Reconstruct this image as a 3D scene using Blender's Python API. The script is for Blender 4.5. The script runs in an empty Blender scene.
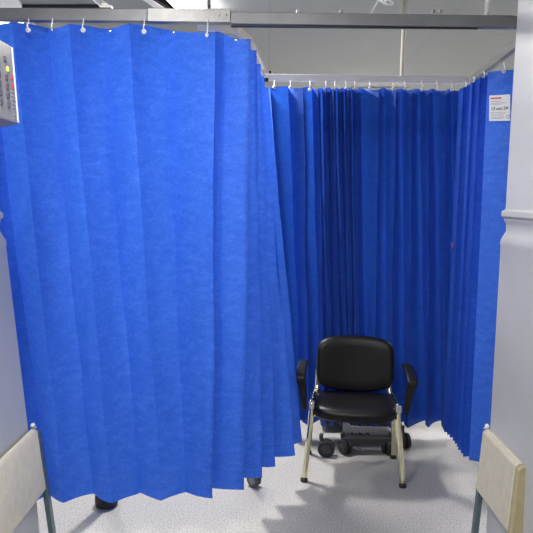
import bpy, bmesh, math, random
from mathutils import Vector, Matrix, noise
random.seed(7)
S = bpy.context.scene
C = S.collection
PI = math.pi

# ------------------------------------------------------------------ camera
F = 600.0; TP = 0.11; ROLL = 0.012; EYE = Vector((0, 0, 1.5))
cam = bpy.data.cameras.new('camera'); co = bpy.data.objects.new('camera', cam); C.objects.link(co)
cam.sensor_width = 36; cam.lens = F/533*36; cam.clip_start = 0.05
R = Matrix.Rotation(PI/2-math.atan(TP), 3, 'X') @ Matrix.Rotation(ROLL, 3, 'Z')
co.matrix_world = Matrix.Translation(EYE) @ R.to_4x4()
S.camera = co
def ray(px, py): return R @ Vector(((px-266.5)/F, -(py-266.5)/F, -1))
def P(px, py, Y):                      # point of the plane y = Y
    d = ray(px, py); return EYE + d*(Y/d.y)
def H(px, py, h):                      # point of the plane z = h
    d = ray(px, py); return EYE + d*((h-EYE.z)/d.z)

# ------------------------------------------------------------------ materials
def mat(name, col, rough=0.5, metal=0.0, noise_amt=0.0, scale=20, bump=0.0, spec=0.5, emit=None, estr=0, bscale=None, coat=0):
    m = bpy.data.materials.new(name); m.use_nodes = True
    nt = m.node_tree; b = nt.nodes['Principled BSDF']
    b.inputs['Roughness'].default_value = rough; b.inputs['Metallic'].default_value = metal
    b.inputs['Specular IOR Level'].default_value = spec
    b.inputs['Base Color'].default_value = (*col, 1)
    if coat: b.inputs['Coat Weight'].default_value = coat
    tc = nt.nodes.new('ShaderNodeTexCoord')
    n = nt.nodes.new('ShaderNodeTexNoise'); n.inputs['Scale'].default_value = scale; n.inputs['Detail'].default_value = 5
    nt.links.new(tc.outputs['Object'], n.inputs['Vector'])
    r = nt.nodes.new('ShaderNodeValToRGB'); na = max(noise_amt, 0.03)
    r.color_ramp.elements[0].position = 0.3; r.color_ramp.elements[1].position = 0.7
    r.color_ramp.elements[0].color = (*[c*(1-na) for c in col], 1); r.color_ramp.elements[1].color = (*[min(1, c*(1+na)) for c in col], 1)
    nt.links.new(n.outputs['Fac'], r.inputs['Fac']); nt.links.new(r.outputs['Color'], b.inputs['Base Color'])
    if bump:
        n2 = nt.nodes.new('ShaderNodeTexNoise'); n2.inputs['Scale'].default_value = bscale or scale*3
        nt.links.new(tc.outputs['Object'], n2.inputs['Vector'])
        bp = nt.nodes.new('ShaderNodeBump'); bp.inputs['Strength'].default_value = bump; bp.inputs['Distance'].default_value = 0.002
        nt.links.new(n2.outputs['Fac'], bp.inputs['Height']); nt.links.new(bp.outputs['Normal'], b.inputs['Normal'])
    if emit:
        b.inputs['Emission Color'].default_value = (*emit, 1); b.inputs['Emission Strength'].default_value = estr
    return m

def curtain_mat(name, lo, mid, hi, trans):
    m = bpy.data.materials.new(name); m.use_nodes = True; nt = m.node_tree; N = nt.nodes; L = nt.links
    b = N['Principled BSDF']; out = N['Material Output']
    tc = N.new('ShaderNodeTexCoord')
    mp = N.new('ShaderNodeMapping'); mp.inputs['Scale'].default_value = (1, 1, 2.2); L.new(tc.outputs['Object'], mp.inputs['Vector'])
    n1 = N.new('ShaderNodeTexNoise'); n1.inputs['Scale'].default_value = 16; n1.inputs['Detail'].default_value = 10; n1.inputs['Roughness'].default_value = 0.74; n1.inputs['Distortion'].default_value = 0.15
    L.new(mp.outputs['Vector'], n1.inputs['Vector'])
    r = N.new('ShaderNodeValToRGB'); e = r.color_ramp.elements
    e[0].position = 0.33; e[0].color = (*lo, 1); e[1].position = 0.72; e[1].color = (*hi, 1)
    x = e.new(0.5); x.color = (*mid, 1)
    n3 = N.new('ShaderNodeTexNoise'); n3.inputs['Scale'].default_value = 75; n3.inputs['Detail'].default_value = 5; n3.inputs['Roughness'].default_value = 0.8
    mp3 = N.new('ShaderNodeMapping'); mp3.inputs['Scale'].default_value = (1, 1, 1.6); L.new(tc.outputs['Object'], mp3.inputs['Vector']); L.new(mp3.outputs['Vector'], n3.inputs['Vector'])
    av = N.new('ShaderNodeMix'); av.data_type = 'FLOAT'; av.inputs[0].default_value = 0.5
    L.new(n1.outputs['Fac'], av.inputs[2]); L.new(n3.outputs['Fac'], av.inputs[3]); L.new(av.outputs[0], r.inputs['Fac'])
    L.new(r.outputs['Color'], b.inputs['Base Color'])
    b.inputs['Roughness'].default_value = 0.6; b.inputs['Specular IOR Level'].default_value = 0.35
    b.inputs['Sheen Weight'].default_value = 0.15; b.inputs['Sheen Tint'].default_value = (0.3, 0.5, 1, 1)
    n2 = N.new('ShaderNodeTexNoise'); n2.inputs['Scale'].default_value = 160; n2.inputs['Detail'].default_value = 4; L.new(tc.outputs['Object'], n2.inputs['Vector'])
    bp = N.new('ShaderNodeBump'); bp.inputs['Strength'].default_value = 0.25; bp.inputs['Distance'].default_value = 0.002
    L.new(n2.outputs['Fac'], bp.inputs['Height']); L.new(bp.outputs['Normal'], b.inputs['Normal'])
    t = N.new('ShaderNodeBsdfTranslucent'); L.new(r.outputs['Color'], t.inputs['Color'])
    mx = N.new('ShaderNodeMixShader'); mx.inputs['Fac'].default_value = trans
    L.new(b.outputs['BSDF'], mx.inputs[1]); L.new(t.outputs['BSDF'], mx.inputs[2]); L.new(mx.outputs['Shader'], out.inputs['Surface'])
    return m

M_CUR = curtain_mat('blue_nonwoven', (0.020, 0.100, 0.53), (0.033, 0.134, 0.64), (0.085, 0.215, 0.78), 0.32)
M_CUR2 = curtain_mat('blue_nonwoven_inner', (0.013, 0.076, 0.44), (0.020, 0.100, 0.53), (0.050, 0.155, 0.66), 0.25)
M_WALL = mat('white_partition', (0.53, 0.53, 0.535), 0.32, noise_amt=0.04, scale=3)
M_PAINT = mat('painted_wall', (0.62, 0.63, 0.62), 0.6, noise_amt=0.04, scale=2)
M_CREAM = mat('cream_plastic', (0.66, 0.61, 0.47), 0.45, noise_amt=0.06, scale=30)
M_EDGE = mat('yellowed_edge_band', (0.44, 0.38, 0.22), 0.45, noise_amt=0.08, scale=30)
M_SLATE = mat('slate_metal', (0.12, 0.17, 0.19), 0.35, metal=0.4)
M_DARK = mat('dark_gap', (0.02, 0.02, 0.022), 0.6)
M_RAIL = mat('grey_aluminium', (0.20, 0.205, 0.215), 0.42, metal=0.35, noise_amt=0.08, scale=12)
M_RAILL = mat('silver_aluminium', (0.27, 0.27, 0.265), 0.4, metal=0.5, noise_amt=0.1, scale=30)
M_WRAIL = mat('white_rail', (0.90, 0.87, 0.84), 0.4)
M_CRAIL = mat('cream_rail', (0.80, 0.75, 0.62), 0.4)
M_WPLA = mat('white_plastic', (0.85, 0.86, 0.88), 0.35)
M_STEEL = mat('eyelet_steel', (0.6, 0.62, 0.66), 0.25, metal=0.9)
M_CHROME = mat('chrome', (0.84, 0.80, 0.55), 0.10, metal=1.0)
M_LEATH = mat('black_vinyl', (0.004, 0.004, 0.005), 0.36, noise_amt=0.2, scale=60, bump=0.25, bscale=350, spec=0.32)
M_BPLA = mat('black_plastic', (0.006, 0.006, 0.007), 0.45, spec=0.3)
M_RUB = mat('black_rubber', (0.014, 0.014, 0.016), 0.6)
M_GRUB = mat('grey_castor', (0.10, 0.10, 0.105), 0.5)
M_BEDG = mat('grey_bed_steel', (0.045, 0.047, 0.052), 0.5)
M_BEDL = mat('light_grey_plate', (0.5, 0.5, 0.5), 0.5)
M_PAPER = mat('label_paper', (0.82, 0.82, 0.84), 0.6)
M_RED = mat('red_print', (0.60, 0.03, 0.05), 0.6)
M_INK = mat('pen_ink', (0.03, 0.03, 0.05), 0.6)
M_GINK = mat('grey_print', (0.42, 0.42, 0.46), 0.6)
M_KEY = mat('keypad_case', (0.30, 0.285, 0.265), 0.45, noise_amt=0.05, scale=60)
M_KEYF = mat('keypad_front', (0.62, 0.60, 0.57), 0.45)
M_BTN = mat('dark_button', (0.10, 0.10, 0.11), 0.4)
M_LED = mat('green_led', (0.6, 0.8, 0.1), 0.4, emit=(0.65, 0.9, 0.1), estr=.35)
M_REDB = mat('red_button', (0.55, 0.06, 0.10), 0.4)
M_LAMP = mat('lamp_diffuser', (0.9, 0.9, 0.9), 0.5, emit=(1.0, 0.98, 0.95), estr=9)

def floor_mat():
    m = bpy.data.materials.new('speckled_vinyl'); m.use_nodes = True; nt = m.node_tree; N = nt.nodes; L = nt.links
    b = N['Principled BSDF']; tc = N.new('ShaderNodeTexCoord')
    n = N.new('ShaderNodeTexNoise'); n.inputs['Scale'].default_value = 150; n.inputs['Detail'].default_value = 3; n.inputs['Roughness'].default_value = .7
    L.new(tc.outputs['Object'], n.inputs['Vector'])
    r = N.new('ShaderNodeValToRGB'); e = r.color_ramp.elements
    e[0].position = 0.36; e[0].color = (0.17, 0.17, 0.18, 1); e[1].position = 0.62; e[1].color = (0.54, 0.525, 0.50, 1)
    x = e.new(0.47); x.color = (0.40, 0.39, 0.38, 1)
    L.new(n.outputs['Fac'], r.inputs['Fac'])
    n3 = N.new('ShaderNodeTexNoise'); n3.inputs['Scale'].default_value = 2.5; n3.inputs['Detail'].default_value = 4; L.new(tc.outputs['Object'], n3.inputs['Vector'])
    mr = N.new('ShaderNodeMapRange'); mr.inputs['To Min'].default_value = 0.93; mr.inputs['To Max'].default_value = 1.05; L.new(n3.outputs['Fac'], mr.inputs['Value'])
    mx = N.new('ShaderNodeVectorMath'); mx.operation = 'SCALE'; L.new(r.outputs['Color'], mx.inputs[0]); L.new(mr.outputs['Result'], mx.inputs['Scale'])
    L.new(mx.outputs['Vector'], b.inputs['Base Color'])
    b.inputs['Roughness'].default_value = 0.33; b.inputs['Specular IOR Level'].default_value = 0.4
    return m
M_FLOOR = floor_mat()

def ceil_mat():
    m = bpy.data.materials.new('ceiling_panels'); m.use_nodes = True; nt = m.node_tree; N = nt.nodes; L = nt.links
    b = N['Principled BSDF']; tc = N.new('ShaderNodeTexCoord')
    br = N.new('ShaderNodeTexBrick'); br.offset = 0; br.inputs['Scale'].default_value = 1.0
    br.inputs['Brick Width'].default_value = 1.2; br.inputs['Row Height'].default_value = 0.6; br.inputs['Mortar Size'].default_value = 0.006
    br.inputs['Color1'].default_value = (0.34, 0.345, 0.34, 1); br.inputs['Color2'].default_value = (0.34, 0.345, 0.34, 1); br.inputs['Mortar'].default_value = (0.30, 0.30, 0.30, 1)
    L.new(tc.outputs['Object'], br.inputs['Vector']); L.new(br.outputs['Color'], b.inputs['Base Color'])
    b.inputs['Roughness'].default_value = 0.6
    return m
M_CEIL = ceil_mat()

# ------------------------------------------------------------------ mesh helpers
def obj(name, bm, m, parent=None, smooth=False, bevel=0, seg=2, autosmooth=None):
    me = bpy.data.meshes.new(name)
    bmesh.ops.recalc_face_normals(bm, faces=bm.faces)
    bm.to_mesh(me); bm.free()
    for mm in (m if isinstance(m, (list, tuple)) else [m]): me.materials.append(mm)
    o = bpy.data.objects.new(name, me); C.objects.link(o)
    if smooth: me.shade_smooth()
    if bevel:
        b = o.modifiers.new('bevel', 'BEVEL'); b.width = bevel; b.segments = seg; b.limit_method = 'ANGLE'; b.angle_limit = math.radians(40)
        me.shade_smooth(); b.harden_normals = True
    if parent: o.parent = parent; o.matrix_parent_inverse = Matrix.Identity(4)
    return o
def thing(name, label, cat, loc=(0, 0, 0), rotz=0, group=None):
    o = bpy.data.objects.new(name, None); C.objects.link(o); o.location = loc; o.rotation_euler = (0, 0, rotz); o.empty_display_size = .1
    o['label'] = label; o['category'] = cat
    if group: o['group'] = group
    return o
def tag(o, label, cat, group=None):
    o['label'] = label; o['category'] = cat
    if group: o['group'] = group
    return o
def struct(o): o['kind'] = 'structure'; return o
def rel(o, root):                       # keep world placement of children built in world coordinates
    for v in o.data.vertices: v.co = root_inv(root) @ v.co
def root_inv(root): return (Matrix.Translation(root.location) @ Matrix.Rotation(root.rotation_euler.z, 4, 'Z')).inverted()

def box(bm, c, s, rot=None):
    vs = []
    for dx in (-.5, .5):
        for dy in (-.5, .5):
            for dz in (-.5, .5):
                v = Vector((dx*s[0], dy*s[1], dz*s[2]))
                if rot: v = rot @ v
                vs.append(bm.verts.new(Vector(c)+v))
    for f in ((0,1,3,2),(4,6,7,5),(0,4,5,1),(2,3,7,6),(0,2,6,4),(1,5,7,3)): bm.faces.new([vs[i] for i in f])
    return bm
def nb(): return bmesh.new()
def prism(bm, bot, top):                # two matching loops
    a = [bm.verts.new(p) for p in bot]; b = [bm.verts.new(p) for p in top]; n = len(a)
    bm.faces.new(a); bm.faces.new(b[::-1])
    for i in range(n): bm.faces.new((a[i], a[(i+1)%n], b[(i+1)%n], b[i]))
    return bm
def tube(bm, pts, r, n=12, flat=1.0, up=Vector((0, 0, 1)), caps=True, radii=None, square=False):
    pts = [Vector(p) for p in pts]; rings = []; prev = None
    for i, p in enumerate(pts):
        t = (pts[min(i+1, len(pts)-1)]-pts[max(i-1, 0)]).normalized()
        if prev is None:
            a = t.cross(up)
            if a.length < .05: a = t.cross(Vector((1, 0, 0)))
            a.normalize()
        else: a = (prev - t*prev.dot(t)).normalized()
        prev = a; b = t.cross(a)
        rr = radii[i] if radii else (r, r*flat)
        ring = []
        for k in range(n):
            th = 2*PI*(k+.5)/n; c, s = math.cos(th), math.sin(th)
            if square:
                e = .35; c = math.copysign(abs(c)**e, c); s = math.copysign(abs(s)**e, s)
            ring.append(bm.verts.new(p + a*c*rr[0] + b*s*rr[1]))
        rings.append(ring)
    for q in range(len(rings)-1):
        for k in range(n): bm.faces.new((rings[q][k], rings[q][(k+1)%n], rings[q+1][(k+1)%n], rings[q+1][k]))
    if caps: bm.faces.new(rings[0][::-1]); bm.faces.new(rings[-1])
    return bm
def smooth_path(pts, n=6):
    pts = [Vector(p) for p in pts]; out = []
    ext = [pts[0]*2-pts[1]] + pts + [pts[-1]*2-pts[-2]]
    for i in range(1, len(ext)-2):
        p0, p1, p2, p3 = ext[i-1:i+3]
        for k in range(n):
            t = k/n
            out.append(.5*((2*p1)+(p2-p0)*t+(2*p0-5*p1+4*p2-p3)*t*t+(3*p1-p0-3*p2+p3)*t**3))
    out.append(pts[-1]); return out
def lathe(bm, prof, origin, axis='Z', n=20):
    o = Vector(origin); rings = []
    for r, h in prof:
        ring = []
        for k in range(n):
            th = 2*PI*k/n; c, s = r*math.cos(th), r*math.sin(th)
            v = {'Z': Vector((c, s, h)), 'X': Vector((h, c, s)), 'Y': Vector((c, h, s))}[axis]
            ring.append(bm.verts.new(o+v))
        rings.append(ring)
    for q in range(len(rings)-1):
        for k in range(n): bm.faces.new((rings[q][k], rings[q][(k+1)%n], rings[q+1][(k+1)%n], rings[q+1][k]))
    bm.faces.new(rings[0][::-1]); bm.faces.new(rings[-1])
    return bm

# ------------------------------------------------------------------ room shell
CH = 2.72
def slab(name, x0, x1, y0, y1, z0, z1, m):
    return struct(obj(name, box(nb(), ((x0+x1)/2, (y0+y1)/2, (z0+z1)/2), (x1-x0, y1-y0, z1-z0)), m))
slab('floor', -3.6, 3.6, -2.6, 8.1, -.1, 0, M_FLOOR)
slab('ceiling', -3.6, 3.6, -2.6, 8.1, CH, CH+.1, M_CEIL)
slab('wall_back', -3.6, 3.6, 8.0, 8.1, 0, CH, M_PAINT)
slab('wall_front', -3.6, 3.6, -2.6, -2.5, 0, CH, M_PAINT)
slab('wall_east', 3.5, 3.6, -2.5, 8.0, 0, CH, M_PAINT)
slab('wall_west', -3.6, -3.5, -2.5, 8.0, 0, CH, M_PAINT)

YW = 2.27          # far ends of the two partitions
def partition(name, prof, side, thick):
    pts = [P(x, y, YW) for x, y in prof]
    up = Vector((pts[0].x + (pts[0].x-pts[1].x)/(pts[0].z-pts[1].z)*(CH-pts[0].z), YW, CH))
    lo = Vector((pts[-1].x, YW, 0.0))
    inner = [up] + pts + [lo]
    xo = side*thick
    loop = [(p.x, p.z) for p in inner] + [(xo, 0.0), (xo, CH)]
    bm = nb()
    prism(bm, [Vector((x, YW, z)) for x, z in loop], [Vector((x, -2.5, z)) for x, z in loop])
    return struct(obj(name, bm, M_WALL, bevel=0.004, seg=2))
partition('wall_right', [(518, 0), (514, 60), (505.5, 204), (505, 209.5), (501, 211), (500.8, 216.5), (503.5, 218), (503.8, 221), (505.5, 223), (505.5, 231), (503, 235),
                         (500, 240), (499.6, 244), (500.2, 246), (490, 425), (486, 533)], 1, 1.12)
partition('wall_left', [(-14, 0), (-10, 100), (0, 205), (.5, 211), (3.8, 213), (3.8, 218), (1.5, 219), (1.2, 222), (0, 224), (.3, 230), (3, 235),
                        (6.5, 240), (7, 245), (6.6, 247), (28, 425), (36, 490), (40, 533)], -1, 1.28)

# ------------------------------------------------------------------ cream fold-down panels on the partitions
def side_panel(side, label, cx_top, cy_top, cx_bot, cy_bot, length, thick, wall_x_fn):
    a = P(cx_top, cy_top, YW+.005); b = P(cx_bot, cy_bot, YW+.005)
    t = thing('bumper_panel', label, 'panel', (a.x, YW, 0))
    y0 = YW+.01; y1 = YW-length
    def sec(y, ins=0):
        return [Vector((a.x, y, a.z-.012)), Vector((a.x+side*.012, y, a.z)), Vector((a.x+side*thick, y, a.z)),
                Vector((b.x+side*thick, y, b.z)), Vector((b.x+side*.012, y, b.z)), Vector((b.x, y, b.z+.012))]
    bm = nb(); prism(bm, sec(y0), sec(y1+.03)); o = obj('panel_board', bm, M_CREAM, t, bevel=.006, seg=3); rel(o, t)
    bm = nb()
    prism(bm, sec(y1+.03), sec(y1)); o = obj('end_cap', bm, M_EDGE, t, bevel=.008, seg=3); rel(o, t); o['label'] = 'yellowed rounded end cap'
    # steel upright behind the far edge
    top = P(cx_top, cy_top+3, YW+.03); bot = P(cx_bot, cy_bot, YW+.03)
    dx = (bot.x-top.x)/(bot.z-top.z)
    xb = bot.x + dx*(0-bot.z)
    w = side*.021; sx = .004 if side > 0 else .012
    bm = nb()
    prism(bm, [Vector((xb+sx, YW+.015, 0)), Vector((xb+w+sx, YW+.015, 0)), Vector((xb+w+sx, YW+.045, 0)), Vector((xb+sx, YW+.045, 0))],
              [Vector((top.x+sx, YW+.015, top.z)), Vector((top.x+w+sx, YW+.015, top.z)), Vector((top.x+w+sx, YW+.045, top.z)), Vector((top.x+sx, YW+.045, top.z))])
    o = obj('steel_upright', bm, M_SLATE, t, bevel=.003); rel(o, t); o['label'] = 'slate grey steel upright'
    k = P(cx_top+side*4, cy_top-4, YW-.005)
    bm = lathe(nb(), [(.003, -.009), (.008, -.006), (.008, .003), (.003, .006)], (k.x, k.y, k.z-.004), 'Y', 14)
    o = obj('hinge_knob', bm, M_WPLA, t, smooth=True); rel(o, t); o['label'] = 'small white knob'
    bm = nb(); tube(bm, [(k.x-side*.014, k.y, k.z-.012), (k.x+side*.010, k.y, k.z-.012)], .004, 8)
    o = obj('hinge_pin', bm, M_STEEL, t, smooth=True); rel(o, t)
    return t
side_panel(1, 'cream plastic panel low on the right partition, its yellowed end cap in view', 483, 429, 476, 492, .33, .050, None)
side_panel(-1, 'cream plastic panel low on the left partition beside the blue curtain', 37, 428, 46, 492, .62, .022, None)

# ------------------------------------------------------------------ wall keypad (upper left)
def keypad():
    YK = 1.95
    a = P(12.5, 47, YK); b = P(19, 124, YK)
    t = thing('nurse_call_panel', 'grey keypad box with rows of dark buttons, high on the left partition', 'keypad', (a.x, YK, b.z))
    dy = -.42
    off = Vector((-.05, 0, .0))
    def q(p, y): return Vector((p.x, y, p.z))
    bm = nb(); prism(bm, [q(a, YK), q(b, YK), q(b, YK)+off+Vector((0, 0, -.012)), q(a, YK)+off], [q(a, YK+dy), q(b, YK+dy), q(b, YK+dy)+off+Vector((0, 0, -.012)), q(a, YK+dy)+off])
    o = obj('case', bm, M_KEY, t, bevel=.004, seg=3); rel(o, t)
    # mounting arm to the partition
    bm = box(nb(), (a.x-.10, YK-.2, (a.z+b.z)/2), (.12, .10, .10)); o = obj('mount_bracket', bm, M_KEY, t, bevel=.004); rel(o, t)
    u = Vector((0, -1, 0)); v = (b-a)/1.0; nrm = Vector((1, 0, -(b.x-a.x)/(b.z-a.z))).normalized()
    def patch(name, s, w, c, h, m, d=.003):
        ctr = q(a, YK)+u*s+v*c+nrm*d*.5
        vz = v.normalized(); rot = Matrix((nrm, -u, vz)).transposed()
        bm = box(nb(), ctr, (d, w, h), rot); o = obj(name, bm, m, t, bevel=.001, seg=1); rel(o, t); return o
    cols = [.055, .085, .135, .165, .215]
    for r_ in range(6):
        c = .22+.115*r_
        for k, s in enumerate(cols[1:]):
            if (r_ == 1 and k == 0): o = patch('indicator_light', s-.028, .008, c, .014, M_LED, .005); o['label'] = 'lit yellow green indicator'; continue
            patch('button', s-.015, .012, c, .017, M_BTN, .005)
    for r_ in range(2):
        o = patch('red_button', .030, .008, .42+.115*r_, .014, M_REDB, .005)
    bm = nb(); vz = v.normalized(); rot = Matrix((nrm, -u, vz)).transposed()
    for c in (.60, .65, .70, .75, .80, .90, .94): box(bm, q(a, YK)+u*.028+v*c+nrm*.001, (.002, .026, .0035), rot)
    o = obj('printed_lines', bm, M_GINK, t); rel(o, t)
    bm = box(nb(), q(a, YK)+u*.006+v*.5+nrm*.001, (.003, .006, v.length*.97), rot)
    o = obj('edge_trim', bm, M_WPLA, t); rel(o, t)
keypad()

# ------------------------------------------------------------------ curtains
def curtain_mesh(tops, bots, nf=5, nz=26, wob=.004, scallop=0.0, seed=0, relax=.35):
    """tops/bots: matching fold lines. Between two fold lines the cloth is almost flat, with a slight bow."""
    bm = nb(); n = len(tops); grid = []
    for i in range(n-1):
        for k in range(nf if i < n-2 else nf+1):
            s = k/nf; col = []
            for j in range(nz+1):
                t = j/nz
                a = tops[i].lerp(bots[i], t); b = tops[i+1].lerp(bots[i+1], t)
                p = a.lerp(b, s)
                d = (b-a); nrm = Vector((-d.y, d.x, 0)); L = nrm.length
                if L > 1e-5: nrm /= L
                bow = math.sin(PI*s)*L*.05*(1 if i % 2 else -1)
                w = noise.noise(Vector((i*1.7+seed, t*3.1, s*.8)))*wob*2.2 + noise.noise(Vector((p.x*9+seed, p.y*9, p.z*6)))*wob
                p = p + nrm*(bow + w*min(1, 3*t+.1))
                if scallop: p.z += -scallop*math.sin(PI*s)*(1-t)**18*(1 if i % 2 == 0 else -.6)
                col.append(bm.verts.new(p))
            grid.append(col)
    for c in range(len(grid)-1):
        for j in range(nz): bm.faces.new((grid[c][j], grid[c+1][j], grid[c+1][j+1], grid[c][j+1]))
    # crisp creases at the fold lines
    sharp = set()
    for i in range(1, n-1):
        col = grid[i*nf]
        for j in range(nz): sharp.add((col[j], col[j+1]))
    for e in bm.edges:
        if (e.verts[0], e.verts[1]) in sharp or (e.verts[1], e.verts[0]) in sharp: e.smooth = False
    return bm
def hem_strip(bm_pts, dz=.006): pass

def hook(px, py, Y, railz, root, big=True, stem=True, out=.006):
    p = P(px, py, Y); p = p + (EYE-p).normalized()*out
    bm = nb()
    r = .0105 if big else .007
    lathe(bm, [(r*.5, -.003), (r, -.001), (r, .002), (r*.55, .004)], p, 'Y', 14)
    e = obj('eyelet', bm, M_WPLA if big else M_STEEL, root, smooth=True); rel(e, root)
    if stem:
        bm = nb(); tube(bm, smooth_path([(p.x, p.y-.004, p.z), (p.x, p.y-.006, p.z+.02), (p.x, p.y+.004, (p.z+railz)/2+.006), (p.x, p.y+.012, railz+.002)], 4), .0026, 8)
        h = obj('curtain_hook', bm, M_WPLA, root, smooth=True); rel(h, root)

# --- left front curtain
HH = .215
YF = 2.60
front = [  # top px, top py, top depth, bottom px, bottom py (on plane z=HH)
    (-52, 23, 2.66, 16, 500), (-30, 24, 2.55, 33, 504), (-14, 23, 2.67, 49, 495), (12, 22, 2.545, 64, 503), (48, 28, 2.68, 93, 494), (69, 24, 2.55, 112, 503),
    (101, 28.5, 2.67, 140, 493), (129, 23.5, 2.54, 161, 501), (164, 29, 2.68, 186, 492), (215, 32, 2.55, 212.5, 498.5),
    (224, 34, 2.66, 205, 487.3), (251, 39, 2.63, 243.7, 490), (240, 44, 2.80, 233, 477), (256.5, 50, 2.78, 262.5, 478),
    (246, 56, 2.95, 254, 466), (260.5, 64, 2.93, 275.6, 466.5), (252, 68, 3.10, 266, 456), (264, 76, 3.08, 295, 455.5),
    (257, 80, 3.26, 284, 446), (268.5, 88, 3.24, 302, 442), (263, 90, 3.40, 292, 439)]
tops = [P(a, b, Y) for a, b, Y, c, d in front]; bots = [H(c, d, HH) for a, b, Y, c, d in front]
cf = thing('privacy_curtain', 'broad bright blue disposable curtain pulled across the left half', 'curtain', (bots[5].x, bots[5].y, HH))
o = obj('curtain_fabric', curtain_mesh(tops, bots, nf=8, nz=34, wob=.0045, scallop=.010, seed=3), M_CUR, cf, smooth=True); rel(o, cf)
RZ = P(120, 21, 2.60).z
def rail_z(px, py, Y): return P(px, py, Y).z
for px, py, big, stem in ((28, 30, 1, 1), (52, 30, 0, 1), (83, 30, 1, 1), (110, 31, 0, 0), (144, 31.5, 1, 1), (174, 32.5, 0, 0), (207.5, 35, 1, 1), (236, 40, 0, 0)):
    hook(px, py, 2.575, P(px, 21, 2.60).z, cf, big, stem, out=.02 if not big else .012)

# --- rear curtain
YR = 3.65
rp = [(262, 288), (270, 297), (288, 301), (303, 309), (312, 320), (318, 325), (322, 329), (326, 333), (330, 337), (333.5, 341), (337, 345), (341, 348),
      (344.5, 350.5), (348, 353), (352, 356), (357, 360), (362, 365), (379, 374), (384, 386), (396, 391), (402, 403), (412, 408), (419, 425), (428, 428),
      (433, 441), (446, 443), (451, 455), (459, 456), (464, 462)]
tops = []; bots = []
for i, (a, b) in enumerate(rp):
    tight = 5 <= i <= 16
    amp = (.055 if tight else .045)*(1 if i % 2 else -1)*(1+.3*random.uniform(-1, 1))
    amp2 = (.062 if tight else .062)*(1 if i % 2 else -1)*(1+.3*random.uniform(-1, 1))
    ty = 85+ (a-266)*.012 + (2.0 if i % 2 else 0) + random.uniform(-.8, .8)
    tp_ = P(a, ty+1, YR-amp); tp_.z = min(tp_.z, P(370, 84.2, YR).z-.012); tops.append(tp_); q = P(b, 433, YR-amp2-(.02)); q.z = .115; bots.append(q)
cr = thing('privacy_curtain', 'dark blue folded curtain hanging behind the black chair', 'curtain', (bots[10].x, YR, .15))
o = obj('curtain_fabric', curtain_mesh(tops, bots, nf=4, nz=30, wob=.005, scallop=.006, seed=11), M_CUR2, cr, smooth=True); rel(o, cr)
for px, py, big in ((274.5, 87, 1), (290.5, 87.5, 1), (310, 89.5, 1), (326, 88, 0), (335, 89.5, 0), (346, 88, 0), (355, 88, 0), (370, 88, 1), (393, 89, 1), (405, 89, 0), (422, 89.5, 1), (437, 90, 0), (452, 89.5, 1)):
    hook(px, py, YR-.045, P(px, 82.5, YR).z, cr, big, True, out=.012)

# --- right hand curtain: bundle of tight folds and one flat panel with the label
rtop = []; rbot = []
NB = 11
for k in range(NB):
    s = k/(NB-1)
    tx = 459+ (487-459)*s; ty = 90+(74-90)*s; Y = 3.56-.44*s
    bx = 444+(467-444)*s; by = 429+(459-429)*s**1.15
    jt = random.uniform(-.9, .9)
    rtop.append(P(tx-1.2+jt, ty, Y-.01*(k % 2))); rbot.append(H(bx-1.5+jt, by+1.2, .15))
    if k < NB-1:
        rtop.append(P(tx+((9, 15, 12)[k % 3] if k < NB-2 else 8), ty-1, Y+(.0, -.03, .012)[k % 3])); rbot.append(H(bx+14, by-1, .15))
rtop[-1] = P(488, 72, 3.12)
rtop += [P(526, 68.5, 2.99), P(536, 69, 3.05)]
rbot[-1] = H(469, 460, .15)
rbot += [H(509, 466, .15), H(520, 462, .15)]
cs = thing('privacy_curtain', 'blue curtain gathered in tight pleats beside the right partition, white label near its top', 'curtain', (rbot[-2].x, 3.1, .15))
o = obj('curtain_fabric', curtain_mesh(rtop, rbot, nf=4, nz=30, wob=.003, seed=23), M_CUR, cs, smooth=True); rel(o, cs)
hook(504, 71.5, 3.04, P(504, 62, 3.05).z, cs, True, True, out=.012)
for px, py, Y in ((484, 77, 3.16), (474, 82, 3.28), (466, 86.5, 3.38)):
    hook(px, py, Y-.03, P(px, py-4, Y).z, cs, False, True, out=.012)
# label
def quad_plate(name, cor, m, root, off=.004, th=.0015):
    n = (cor[1]-cor[0]).cross(cor[3]-cor[0]).normalized()
    if n.dot(EYE-cor[0]) < 0: n = -n
    bm = nb(); prism(bm, [c+n*off for c in cor], [c+n*(off+th) for c in cor]); o = obj(name, bm, m, root); return o
a = rtop[-3]; b = rtop[-2]; a2 = rbot[-3]; b2 = rbot[-2]
pn = (b-a).cross(a2-a).normalized()
if pn.dot(EYE-a) < 0: pn = -pn
def onp(px, py, off=.006):
    d = ray(px, py); t = (a-EYE).dot(pn)/d.dot(pn); return EYE+d*t+pn*off
LC = [onp(490.5, 96), onp(511.2, 94.8), onp(511.2, 121.2), onp(490.2, 121.4)]
lab = quad_plate('paper_label', LC, M_PAPER, cs, off=.006); rel(lab, cs); lab['label'] = 'white paper label with red heading and handwritten date'
def lp(u, v, off=.0095):
    return LC[0].lerp(LC[1], u).lerp(LC[3].lerp(LC[2], u), v)+pn*off
def mark(bm, u0, u1, v0, v1, off=.0082):
    c = [lp(u0, v0, off), lp(u1, v0, off), lp(u1, v1, off), lp(u0, v1, off)]
    prism(bm, c, [x+pn*.0006 for x in c])
bm = nb()
u = .07
for w in (.06, .05, .06, .04, .06, .05, .06, .05):
    mark(bm, u, u+w, .09, .15); u += w+.012
o = obj('red_heading', bm, M_RED, lab); rel(o, cs)
bm = nb()
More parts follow.
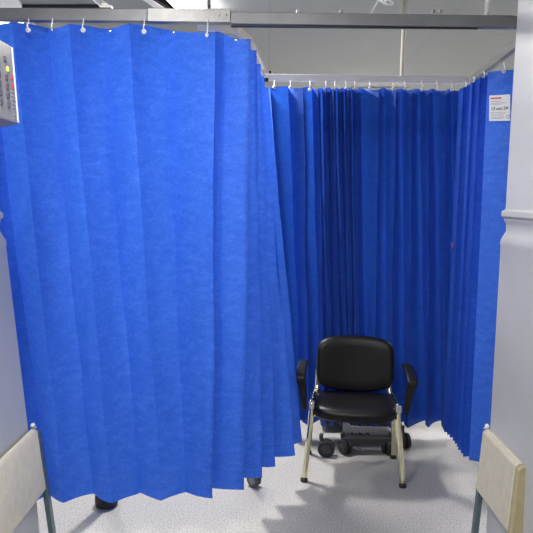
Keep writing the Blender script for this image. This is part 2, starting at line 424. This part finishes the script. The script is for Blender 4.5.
for v, u1 in ((.23, .6), (.30, .85), (.35, .55), (.66, .8), (.72, .75), (.78, .7), (.85, .72), (.90, .6)):
    u = .07
    while u < u1: w = random.uniform(.04, .12); mark(bm, u, min(u1, u+w), v, v+.022); u += w+.02
o = obj('printed_lines', bm, M_GINK, lab); rel(o, cs)
bm = nb()
pts = [lp(.93+.08*math.cos(k/14*2*PI), .84+.065*math.sin(k/14*2*PI), .009) for k in range(15)]
tube(bm, pts, .0010, 6)
o = obj('round_mark', bm, M_INK, lab); rel(o, cs)
def text(body, pos, size, m, parent, root):
    cu = bpy.data.curves.new('txt', 'FONT'); cu.body = body; cu.size = size; cu.extrude = .0002; cu.offset = .0002
    to = bpy.data.objects.new('txt', cu); C.objects.link(to)
    bpy.context.view_layer.update()
    me = bpy.data.meshes.new_from_object(to.evaluated_get(bpy.context.evaluated_depsgraph_get()))
    bpy.data.objects.remove(to)
    ux = (LC[1]-LC[0]).normalized(); uy = pn.cross(ux)
    mw = Matrix.Translation(pos) @ Matrix((ux, uy, pn)).transposed().to_4x4()
    me.transform(root_inv(root) @ mw); me.materials.append(m)
    o = bpy.data.objects.new('handwritten_date', me); C.objects.link(o); o.parent = parent
    return o
text('12 oct 24', lp(.07, .58, .009), .0225, M_INK, lab, cs)
# small tag caught in the pleats
c = P(452, 245, 3.30)
bm = nb(); prism(bm, [c+Vector(v) for v in ((0, 0, .045), (.016, 0, .01), (.012, .003, -.03), (-.004, .003, -.045), (-.012, 0, -.005))],
                 [c+Vector(v)+Vector((0, -.0015, 0)) for v in ((0, 0, .045), (.016, 0, .01), (.012, .003, -.03), (-.004, .003, -.045), (-.012, 0, -.005))])
o = obj('fabric_flap', bm, M_CUR, cs); rel(o, cs)
bm = nb(); box(bm, c+Vector((0.002, -.003, .0)), (.006, .001, .03))
o = obj('pink_tag', bm, mat('pink_print', (.45, .10, .35), .6), cs); rel(o, cs)

# ------------------------------------------------------------------ rails
def bar(name, p, q, h, d, m, parent=None, bevel=.003):
    p = Vector(p); q = Vector(q); ax = (q-p).normalized(); side = Vector((-ax.y, ax.x, 0)).normalized(); up = side.cross(ax)*-1
    if up.z < 0: up = -up
    def sec(c): return [c+side*sx*d/2+up*sz*h/2 for sx, sz in ((-1, -1), (1, -1), (1, 1), (-1, 1))]
    return obj(name, prism(nb(), sec(p), sec(q)), m, parent, bevel=bevel)
YA = 2.60
def mid(px, py): return P(px, py, YA)
p0 = mid(-60, 14.6); p1 = mid(232, 17.0)
rl = thing('curtain_rail', 'grey metal rail across the top left that holds the broad blue curtain', 'rail', (p0.x, YA, p0.z))
o = bar('rail_beam', p0, mid(148, 16.2), .050, .035, M_RAIL, rl); rel(o, rl)
o = bar('rail_coupling', mid(148, 16.0), mid(231, 17.0), .055, .039, M_RAILL, rl); rel(o, rl); o['label'] = 'brighter silver joining sleeve'
for px in (219, 226):
    k = P(px, 15, YA-.021); o = obj('screw', lathe(nb(), [(.003, -.002), (.005, 0), (.005, .002)], k, 'Y', 10), M_STEEL, rl, smooth=True); rel(o, rl)
# cream track curving back under the beam
rc = smooth_path([P(198, 25, 2.66), P(220, 26.5, 2.66), P(236, 29.5, 2.68), P(243, 35, 2.78), P(252, 45, 2.95), P(259, 60, 3.2), P(264, 73, 3.42)], 6)
bm = nb(); tube(bm, rc, .02, 12, square=True, radii=[(.010, .022)]*len(rc)); o = obj('corner_track', bm, M_CRAIL, smooth=False, bevel=.002)
tag(o, 'cream track curving backwards above the corner of the broad blue curtain', 'rail')
# rail, right section
q0 = mid(231, 19.0); q1 = mid(512, 22.5)
rr = thing('curtain_rail', 'grey metal rail running from the silver coupling to the right partition', 'rail', (q0.x, YA, q0.z))
o = bar('rail_beam', q0, q1, .048, .035, M_RAIL, rr); rel(o, rr)
bm = nb()
bc = smooth_path([mid(505, 22.4), P(518, 23, 2.60), P(524, 27, 2.66), P(521, 36, 2.78)], 6)
tube(bm, bc, .02, 12, radii=[(.017, .023)]*len(bc), square=True); o = obj('corner_bend', bm, M_RAIL, rr, smooth=True); rel(o, rr)
bm = nb(); tube(bm, [mid(231, 26.6), mid(478, 28.6)], .004, 6); o = obj('lower_lip', bm, M_BEDG, rr, smooth=True); rel(o, rr)
for px in (298, 341, 433, 440): 
    k = mid(px, 12.5); o = obj('clip', box(nb(), k+Vector((0, -.008, .002)), (.012, .012, .012)), M_RAILL, rr, bevel=.002); rel(o, rr)
# side rail back to the rear rail
s0 = P(530, 34, 2.72); s1 = P(472, 80.5, 3.47)
o = bar('side_rail', s0, s1, .04, .03, M_RAILL); tag(o, 'silver rail on the right above the pleated curtain bundle', 'rail')
# rear rail
w0 = P(262, 77.5, YR); w1 = P(477, 80.5, YR)
ra = thing('curtain_rail', 'white rail above the dark curtain behind the chair', 'rail', (w0.x, YR, w0.z))
o = bar('rail_beam', w0, w1, .038, .03, M_WRAIL, ra); rel(o, ra)
bm = box(nb(), P(270, 73.0, YR)+Vector((0, 0, .004)), (.014, .02, .016)); o = obj('end_clip', bm, M_BPLA, ra, bevel=.002); rel(o, ra)
bm = box(nb(), P(266, 80, YR)+Vector((0, 0, 0)), (.03, .034, .02)); o = obj('end_cap', bm, M_BPLA, ra, bevel=.002); rel(o, ra)
# rods up to the ceiling
def rod(px, py, Y, r, m, label):
    p = P(px, py, Y); bm = nb(); tube(bm, [p, (p.x, p.y, CH)], r, 12)
    o = thing('ceiling_rod', label, 'rod', (p.x, p.y, p.z)); c = obj('rod', bm, m, o, smooth=True); rel(c, o)
    bm = lathe(nb(), [(r*2.6, CH-.012), (r*2.2, CH)], (p.x, p.y, 0), 'Z', 16); c = obj('ceiling_flange', bm, m, o); rel(c, o)
rod(402, 76, YR, .0125, M_CRAIL, 'cream rod rising from the white rear rail to the ceiling')
rod(487, 16, YA, .010, M_WRAIL, 'white rod holding up the right end of the grey front rail')
rod(209, 11, YA, .007, M_RAILL, 'thin silver rod above the silver coupling, beside the lit lamp')
# white strut with a foot on the rail
e0 = P(105, 6.2, YA); e1 = H(84, -12, CH)
t = thing('diagonal_strut', 'white angled strut standing on the left part of the grey rail', 'strut', (e0.x, e0.y, e0.z))
bm = nb(); tube(bm, [e0, e1], .013, 10, square=True); o = obj('strut_bar', bm, M_WRAIL, t); rel(o, t)
bm = box(nb(), e0+Vector((.004, 0, -.004)), (.05, .03, .012)); o = obj('strut_foot', bm, M_WRAIL, t, bevel=.004); rel(o, t)
# white cable and knotted end above the rail
bm = nb()
cb = smooth_path([P(371, 14, YA), P(374, 8, YA), P(377, 3, YA-.005), P(380, -3, YA)], 5)
tube(bm, cb, .0032, 8)
t = thing('ceiling_cable', 'white cable with a knotted end above the grey rail at upper right', 'cable', P(371, 14, YA))
o = obj('cable', bm, M_WPLA, t, smooth=True); rel(o, t)
bm = nb()
kn = smooth_path([P(379, 0, YA), P(384, 3, YA-.01), P(389, 5, YA), P(393, 3, YA+.01), P(388, 0, YA), P(383, 2, YA+.01), P(386, -8, YA), (P(386, -8, YA).x, YA, CH)], 5)
tube(bm, kn, .006, 8); o = obj('knot', bm, M_WPLA, t, smooth=True); rel(o, t)

# ------------------------------------------------------------------ ceiling fittings, slanting away to the right
def plate(name, cor, h0, h1, m, parent=None):
    bm = nb(); prism(bm, [H(x, y, h0) for x, y in cor], [Vector((H(x, y, h0).x, H(x, y, h0).y, h1)) for x, y in cor])
    return obj(name, bm, m, parent)
def ext(p, q, t): return (p[0]+(q[0]-p[0])*t, p[1]+(q[1]-p[1])*t)
hz = CH-.06
t = thing('ceiling_light', 'lit white strip lamp on the ceiling above the silver coupling', 'lamp', (*H(190, 5, hz).xy, hz))
A = ((167, 0), (187, 0)); B = ((180, 14), (209, 14))
a0 = ext(A[0], B[0], -.35); a1 = ext(A[1], B[1], -.35)
o = plate('housing', [ext(A[0], B[0], -.4), ext(A[1], B[1], -.4), ext(A[1], B[1], 1.55), ext(A[0], B[0], 1.55)], hz, CH, M_WRAIL, t); rel(o, t)
o = plate('diffuser', [a0, a1, ext(A[1], B[1], 1.5), ext(A[0], B[0], 1.5)], hz-.012, hz, M_LAMP, t); rel(o, t)
t = thing('ceiling_conduit', 'dark and white twin conduit slanting across the ceiling left of the lamp', 'conduit', (*H(150, 5, CH).xy, CH-.03))
o = plate('white_strip', [(131, -8), (139, -8), (176, 16), (166, 16)], CH-.035, CH, M_WRAIL, t); rel(o, t)
o = plate('black_strip', [(139.5, -8), (144, -8), (183, 16), (177, 16)], CH-.03, CH, M_BPLA, t); rel(o, t)
o = plate('ceiling_panel', [(-60, -10), (14, -10), (24, 13), (-60, 13)], CH-.03, CH, M_WPLA); tag(o, 'white ceiling panel in the top left corner', 'ceiling panel')
o = plate('ceiling_trim', [(15, 7.6), (100, 7.6), (100, 9.8), (15, 9.8)], CH-.02, CH, M_BEDG); tag(o, 'thin dark trim line on the ceiling just above the left grey rail', 'trim')
# luminaires above neighbouring bays and the corridor, plus two added passage lights for the curtains
def luminaire(x, y, sx, sy, power, label, col=(1, .98, .95)):
    t = thing('ceiling_light', label, 'lamp', (x, y, CH-.06))
    bm = box(nb(), (0, 0, .035), (sx+.04, sy+.04, .05)); obj('housing', bm, M_WRAIL, t, bevel=.004)
    bm = box(nb(), (0, 0, .005), (sx, sy, .012)); obj('diffuser', bm, M_LAMP, t)
    l = bpy.data.lights.new('lamp', 'AREA'); l.shape = 'RECTANGLE'; l.size = sx; l.size_y = sy; l.energy = power; l.color = col
    lo = bpy.data.objects.new('lamp_light', l); C.objects.link(lo); lo.location = (x, y, CH-.075)
luminaire(-1.75, 4.6, .16, .9, 14, 'strip lamp above the bay left of the broad curtain')
luminaire(2.7, 4.2, .5, .9, 18, 'ceiling lamp above the bay right of the pleated bundle')
luminaire(1.2, 6.9, .6, .5, 36, 'ceiling lamp far behind the rear curtain')
luminaire(-.62, 1.25, .14, .5, 11, 'added unseen strip light on the left of the passage, grazing the curtain folds')  # added out of view, grazes the front curtain to deepen its fold contrast
luminaire(-.2, -.9, .5, .5, 7, 'square lamp at the start of the passage')
luminaire(.12, 1.0, .12, .35, 5.5, 'added unseen strip light over the middle of the passage, brightening the right curtain')  # extra unseen light, set where it clears the partition and reaches the flat panel
l = bpy.data.lights.new('lamp', 'AREA'); l.shape = 'RECTANGLE'; l.size = .12; l.size_y = .45; l.energy = 40; l.color = (1, .98, .94)
lo = bpy.data.objects.new('lamp_light', l); C.objects.link(lo); lo.location = (*H(192, 9, hz).xy, hz-.03); lo.rotation_euler.z = -.35

# ------------------------------------------------------------------ chair
FL = H(304, 483, 0); FR = H(402, 485.5, 0)
ctr = (FL+FR)/2; hw = (FR-FL).length/2; ang = math.radians(-6)
0 and print('CHAIR', FL, FR, hw*2, math.degrees(ang), 'rear', H(397, 459.5, 0))
ch = thing('armchair', 'black vinyl visitor armchair with chrome legs in front of the rear curtain', 'chair', ctr, ang)
FW = hw
YRr = .36        # rear feet
ZS = .362
def leg_front(s):
    pts = smooth_path([(s*FW, 0, .012), (s*(FW-.012), .012, .15), (s*(FW-.028), .03, .33), (s*(FW-.033), .037, .40), (s*(FW-.034), .046, .418), (s*(FW-.034), .08, .424), (s*(FW-.034), .30, .41)], 5)
    return tube(nb(), pts, .0148, 14)
def leg_rear(s):
    pts = smooth_path([(s*(FW-.012), YRr, .012), (s*(FW-.020), YRr-.03, .16), (s*(FW-.034), YRr-.09, .36), (s*(FW-.036), YRr-.12, .405)], 5)
    return tube(nb(), pts, .0135, 14)
for s in (-1, 1):
    l = obj('front_leg', leg_front(s), M_CHROME, ch, smooth=True)
    obj('rubber_foot', lathe(nb(), [(.015, 0), (.020, .003), (.020, .016), (.017, .02)], (s*FW, 0, 0), 'Z', 16), M_RUB, l, smooth=True)
    l = obj('rear_leg', leg_rear(s), M_BPLA if 0 else M_CHROME, ch, smooth=True)
    obj('rubber_foot', lathe(nb(), [(.014, 0), (.018, .003), (.018, .016), (.015, .02)], (s*(FW-.012), YRr, 0), 'Z', 16), M_RUB, l, smooth=True)
bm = nb(); tube(bm, [(-(FW-.04), .30, .345), (FW-.04, .30, .345)], .010, 10); tube(bm, [(-(FW-.04), .08, .345), (FW-.04, .08, .345)], .010, 10)
obj('seat_frame', bm, M_CHROME, ch, smooth=True)
def pad(w, d, prof, nx=22, ny=22, p=5.0, fn=None):
    """closed superellipse cushion; prof = list of (scale, height)"""
    bm = nb(); n = 48; rings = []
    for sc, h in prof:
        ring = []
        for k in range(n):
            th = 2*PI*k/n; c, s = math.cos(th), math.sin(th)
            rr = (abs(c)**p+abs(s)**p)**(-1/p)
            x, y = rr*c*w/2*sc, rr*s*d/2*sc
            # keep the border inset constant rather than proportional
            ring.append(bm.verts.new(fn(x, y, h)))
        rings.append(ring)
    for q in range(len(rings)-1):
        for k in range(n): bm.faces.new((rings[q][k], rings[q][(k+1)%n], rings[q+1][(k+1)%n], rings[q+1][k]))
    bm.faces.new(rings[0][::-1]); bm.faces.new(rings[-1]); return bm
W_SEAT = .480; D_SEAT = .36
def seatf(x, y, h):
    yy = y
    z = h - max(0, (-y-.07))**2*1.2 - .010*(1-(2*x/W_SEAT)**2)*(1 if h > 0 else -.3)
    # rounded front corners and slightly bowed front
    yy -= .020*(1-(2*x/W_SEAT)**2)*(1 if y < 0 else 0)
    if y > 0: x = x*(1-.35*max(0, y)/D_SEAT*.4)
    return Vector((x, yy+.165, z+ZS+.02+.03*(y/D_SEAT)*-.4))
st = obj('seat', pad(W_SEAT, D_SEAT, [(.93, -.012), (.985, -.004), (1, .010), (.99, .024), (.95, .034), (.85, .040), (.6, .041), (.3, .040), (.05, .040)], p=4.5, fn=seatf), M_LEATH, ch, smooth=True)
obj('seat_shell', pad(W_SEAT-.01, D_SEAT-.01, [(.80, -.038), (.94, -.034), (.985, -.014), (.985, -.006)], p=4.5, fn=seatf), M_BPLA, ch, smooth=True)
W_B = .442; H_B = .274; ZB = .452; YB = .325; tilt = math.radians(10)
def backf(x, y, h):        # x across, y up, h thickness towards the front
    curve = .035*(2*x/W_B)**2 
    drop = .0
    if y < 0: drop = -.038*(1-(2*x/W_B)**2)*(-2*y/H_B)
    xx = x*(1+.03*(y/H_B)*-1)
    zz = y+drop+.006*(1-(2*x/W_B)**2)*(1 if y > 0 else 0)
    yy = -h - curve
    u = zz+H_B/2
    return Vector((xx+.008, YB+yy*math.cos(tilt)+u*math.sin(tilt), ZB+u*math.cos(tilt)+yy*-math.sin(tilt)*-1))
prof = [(.90, -.012), (.975, -.006), (1, .006), (.99, .020), (.955, .030), (.86, .036), (.6, .036), (.3, .034), (.05, .033)]
obj('backrest', pad(W_B, H_B, prof, p=5.5, fn=backf), M_LEATH, ch, smooth=True)
obj('backrest_shell', pad(W_B-.006, H_B-.006, [(.75, -.028), (.93, -.024), (.985, -.012), (.985, -.004)], p=5.5, fn=backf), M_BPLA, ch, smooth=True)
for s in (-1, 1):
    x = s*(.205)
    bm = nb(); tube(bm, smooth_path([(x*1.01, .20, .405), (x*1.01, .29, .405), (x*1.01, YB-.015, .425), (x, YB, .47), (x, YB+.015, .53)], 5), .012, 10, radii=None, flat=.8)
    b = obj('back_support', bm, M_CHROME, ch, smooth=True)
    for dz in (.445, .462):
        obj('bolt', lathe(nb(), [(.002, -.006), (.005, -.004), (.005, .0)], (x, YB-.012, dz), 'Y', 10), M_BPLA, b, smooth=True)
    # chrome bracket and bolt at the top of the front leg
    bm = box(nb(), (s*(FW-.032), .028, .415), (.030, .012, .042)); k = obj('arm_bracket', bm, M_STEEL, ch, bevel=.004)
    obj('bolt', lathe(nb(), [(.002, -.008), (.006, -.006), (.006, .0)], (s*(FW-.032), .022, .423), 'Y', 10), M_CHROME, k, smooth=True)
    # arm: rest plus strut sweeping down
    ax = FW+.022
    pts = smooth_path([(s*(ax-.002), .21, .602), (s*ax, .15, .610), (s*(ax+.002), .07, .606), (s*(ax+.004), .0, .592), (s*(ax+.003), -.028, .570), (s*(ax-.004), -.018, .535), (s*(ax-.008), .010, .475), (s*(ax-.012), .030, .425), (s*(ax-.014), .05, .385)], 6)
    n = len(pts); radii = []
    for i in range(n):
        u = i/(n-1)
        w = .012+.018*max(0, min(1, (1-u)*2.2-.1)) if u > .35 else .027
        w = .034*(1-u)+.013*u if u > .45 else .024+.004*u
        radii.append((w if u > .02 else w*.8, .013 if u < .5 else .010))
    bm = nb(); tube(bm, pts, .02, 16, radii=radii, square=True)
    obj('armrest', bm, M_BPLA, ch, smooth=True)

# ------------------------------------------------------------------ castors and bed under the curtains
def castor(parent, c, r, w, yaw, m1=M_RUB, m2=M_BEDG, stem=.10):
    rot = Matrix.Rotation(yaw, 4, 'Z')
    def xf(o): 
        o.data.transform(Matrix.Translation(c) @ rot); rel(o, parent); return o
    for sx in (-1, 1):
        wh = obj('wheel', lathe(nb(), [(r*.5, -w*.5), (r*.9, -w*.5), (r, -w*.3), (r, w*.3), (r*.9, w*.5), (r*.5, w*.5)], (sx*w*.75, 0, r), 'X', 28), m1, parent, smooth=False); xf(wh)
        hb = obj('hub', lathe(nb(), [(r*.12, -.003), (r*.30, -.001), (r*.56, 0), (r*.56, w*1.04), (r*.3, w*1.06), (r*.12, w*1.08)], (sx*w*.75-w*.52, 0, r), 'X', 20), m2, wh); 
        hb.data.transform(Matrix.Translation(c) @ rot); rel(hb, parent)
    bm = nb(); tube(bm, smooth_path([(0, 0, r), (0, .01, r*1.6), (0, .03, r*2.1), (0, .03, r*2.1+stem)], 4), w*.55, 10)
    f = obj('fork', bm, m2, parent, smooth=True); xf(f)
bd = thing('hospital_bed', 'grey wheeled bed base showing below the curtain behind the chair', 'bed', (.5, 3.8, 0))
def fc(px, py, r=0): return H(px, py, 0)
c1 = fc(326, 456); c2 = fc(345, 453.5); c3 = fc(388, 453.5); c4 = fc(404, 448)
for c, r, yaw in ((c1, .050, 1.45), (c2, .043, .5), (c3, .043, -.6), (c4, .047, .2)): castor(bd, c, r, .022, yaw, stem=.03)
y0 = c2.y+.02
bm = box(nb(), ((c2.x+c3.x)/2, y0, .078), (c3.x-c2.x+.02, .06, .045)); o = obj('cross_beam', bm, M_BEDG, bd, bevel=.006); rel(o, bd)
xa = P(346, 440, y0+.03).x; xb = P(386, 440, y0+.03).x
bm = nb()
zz0 = .085; zz1 = .175
loop = [(xa-.02, zz0), (xb+.05, zz0), (xb+.05, .10), (xb+.02, .125), (xb-.03, .145), (xa+.03, .150), (xa, .185), (xa-.02, .185)]
prism(bm, [Vector((x, y0+.031, z)) for x, z in loop], [Vector((x, y0+.043, z)) for x, z in loop])
o = obj('base_cover', bm, M_BEDL, bd, bevel=.004); rel(o, bd); o['label'] = 'light grey cover plate'
bm = nb()
for k, px in enumerate((352, 356, 360, 365, 368)):
    q = P(px, 433.5+(k % 2)*1.5, y0+.03); box(bm, q, (.012+.006*(k % 2), .012, .010), Matrix.Rotation(.5*(-1)**k, 3, 'Y'))
tube(bm, [P(362, 436, y0+.03)+Vector((.010*math.cos(k/10*2*PI), 0, .010*math.sin(k/10*2*PI))) for k in range(11)], .003, 6)
o = obj('cover_fittings', bm, M_RUB, bd); rel(o, bd); o['label'] = 'small black fittings'
bm = nb(); tube(bm, [P(351, 446, y0), P(352, 449.5, y0), P(357, 449.5, y0), P(357, 447.5, y0), P(361, 449, y0)], .003, 6); o = obj('cable', bm, M_RUB, bd); rel(o, bd)
bm = nb(); box(bm, ((c1.x+c4.x)/2, y0+1.05, .07), (c4.x-c1.x, 1.5, .05)); o = obj('base_frame', bm, M_BEDG, bd, bevel=.006); rel(o, bd)
for yy in (.5, 1.5):
    o = obj('lift_column', box(nb(), ((c1.x+c4.x)/2, y0+yy, .30), (.12, .12, .36)), M_BEDG, bd, bevel=.006); rel(o, bd)
bm = nb(); box(bm, ((c1.x+c4.x)/2+.05, y0+1.25, .55), (.85, 1.75, .16)); o = obj('mattress', bm, mat('mattress_cover', (.03, .05, .10), .6), bd, bevel=.04, seg=4); rel(o, bd)
for yy in (y0+1.75,):
    for c in (c1, c4): castor(bd, Vector((c.x, yy, 0)), .050, .022, .3, stem=.03)

# grey castor of a trolley behind the broad curtain
k = H(254, 486, 0)
tr = thing('wheeled_stand', 'small grey castor peeping out under the broad blue curtain', 'castor', (k.x, k.y, 0))
castor(tr, k, .036, .016, .9, m1=M_GRUB, m2=M_RAILL, stem=.35)
# dark round foot
k = H(104, 510, 0)
t = thing('stand_foot', 'black rounded foot showing under the left part of the broad blue curtain', 'foot', (k.x, k.y+.05, 0))
o = obj('foot_pad', lathe(nb(), [(.040, 0), (.052, .004), (.056, .016), (.056, .05), (.050, .07), (.03, .078)], (0, 0, 0), 'Z', 28), M_RUB, t, smooth=True)
obj('stand_post', lathe(nb(), [(.026, .075), (.024, .10), (.024, .9), (.02, .905)], (0, 0, 0), 'Z', 20), M_BPLA, t, smooth=True)

# ------------------------------------------------------------------ world and colour
w = bpy.data.worlds.new('world'); S.world = w; w.use_nodes = True
w.node_tree.nodes['Background'].inputs['Color'].default_value = (.5, .55, .6, 1); w.node_tree.nodes['Background'].inputs['Strength'].default_value = .1
S.view_settings.view_transform = 'Standard'; S.view_settings.look = 'None'; S.view_settings.gamma = 1; S.view_settings.use_curve_mapping = False
S.view_settings.exposure = 1.08
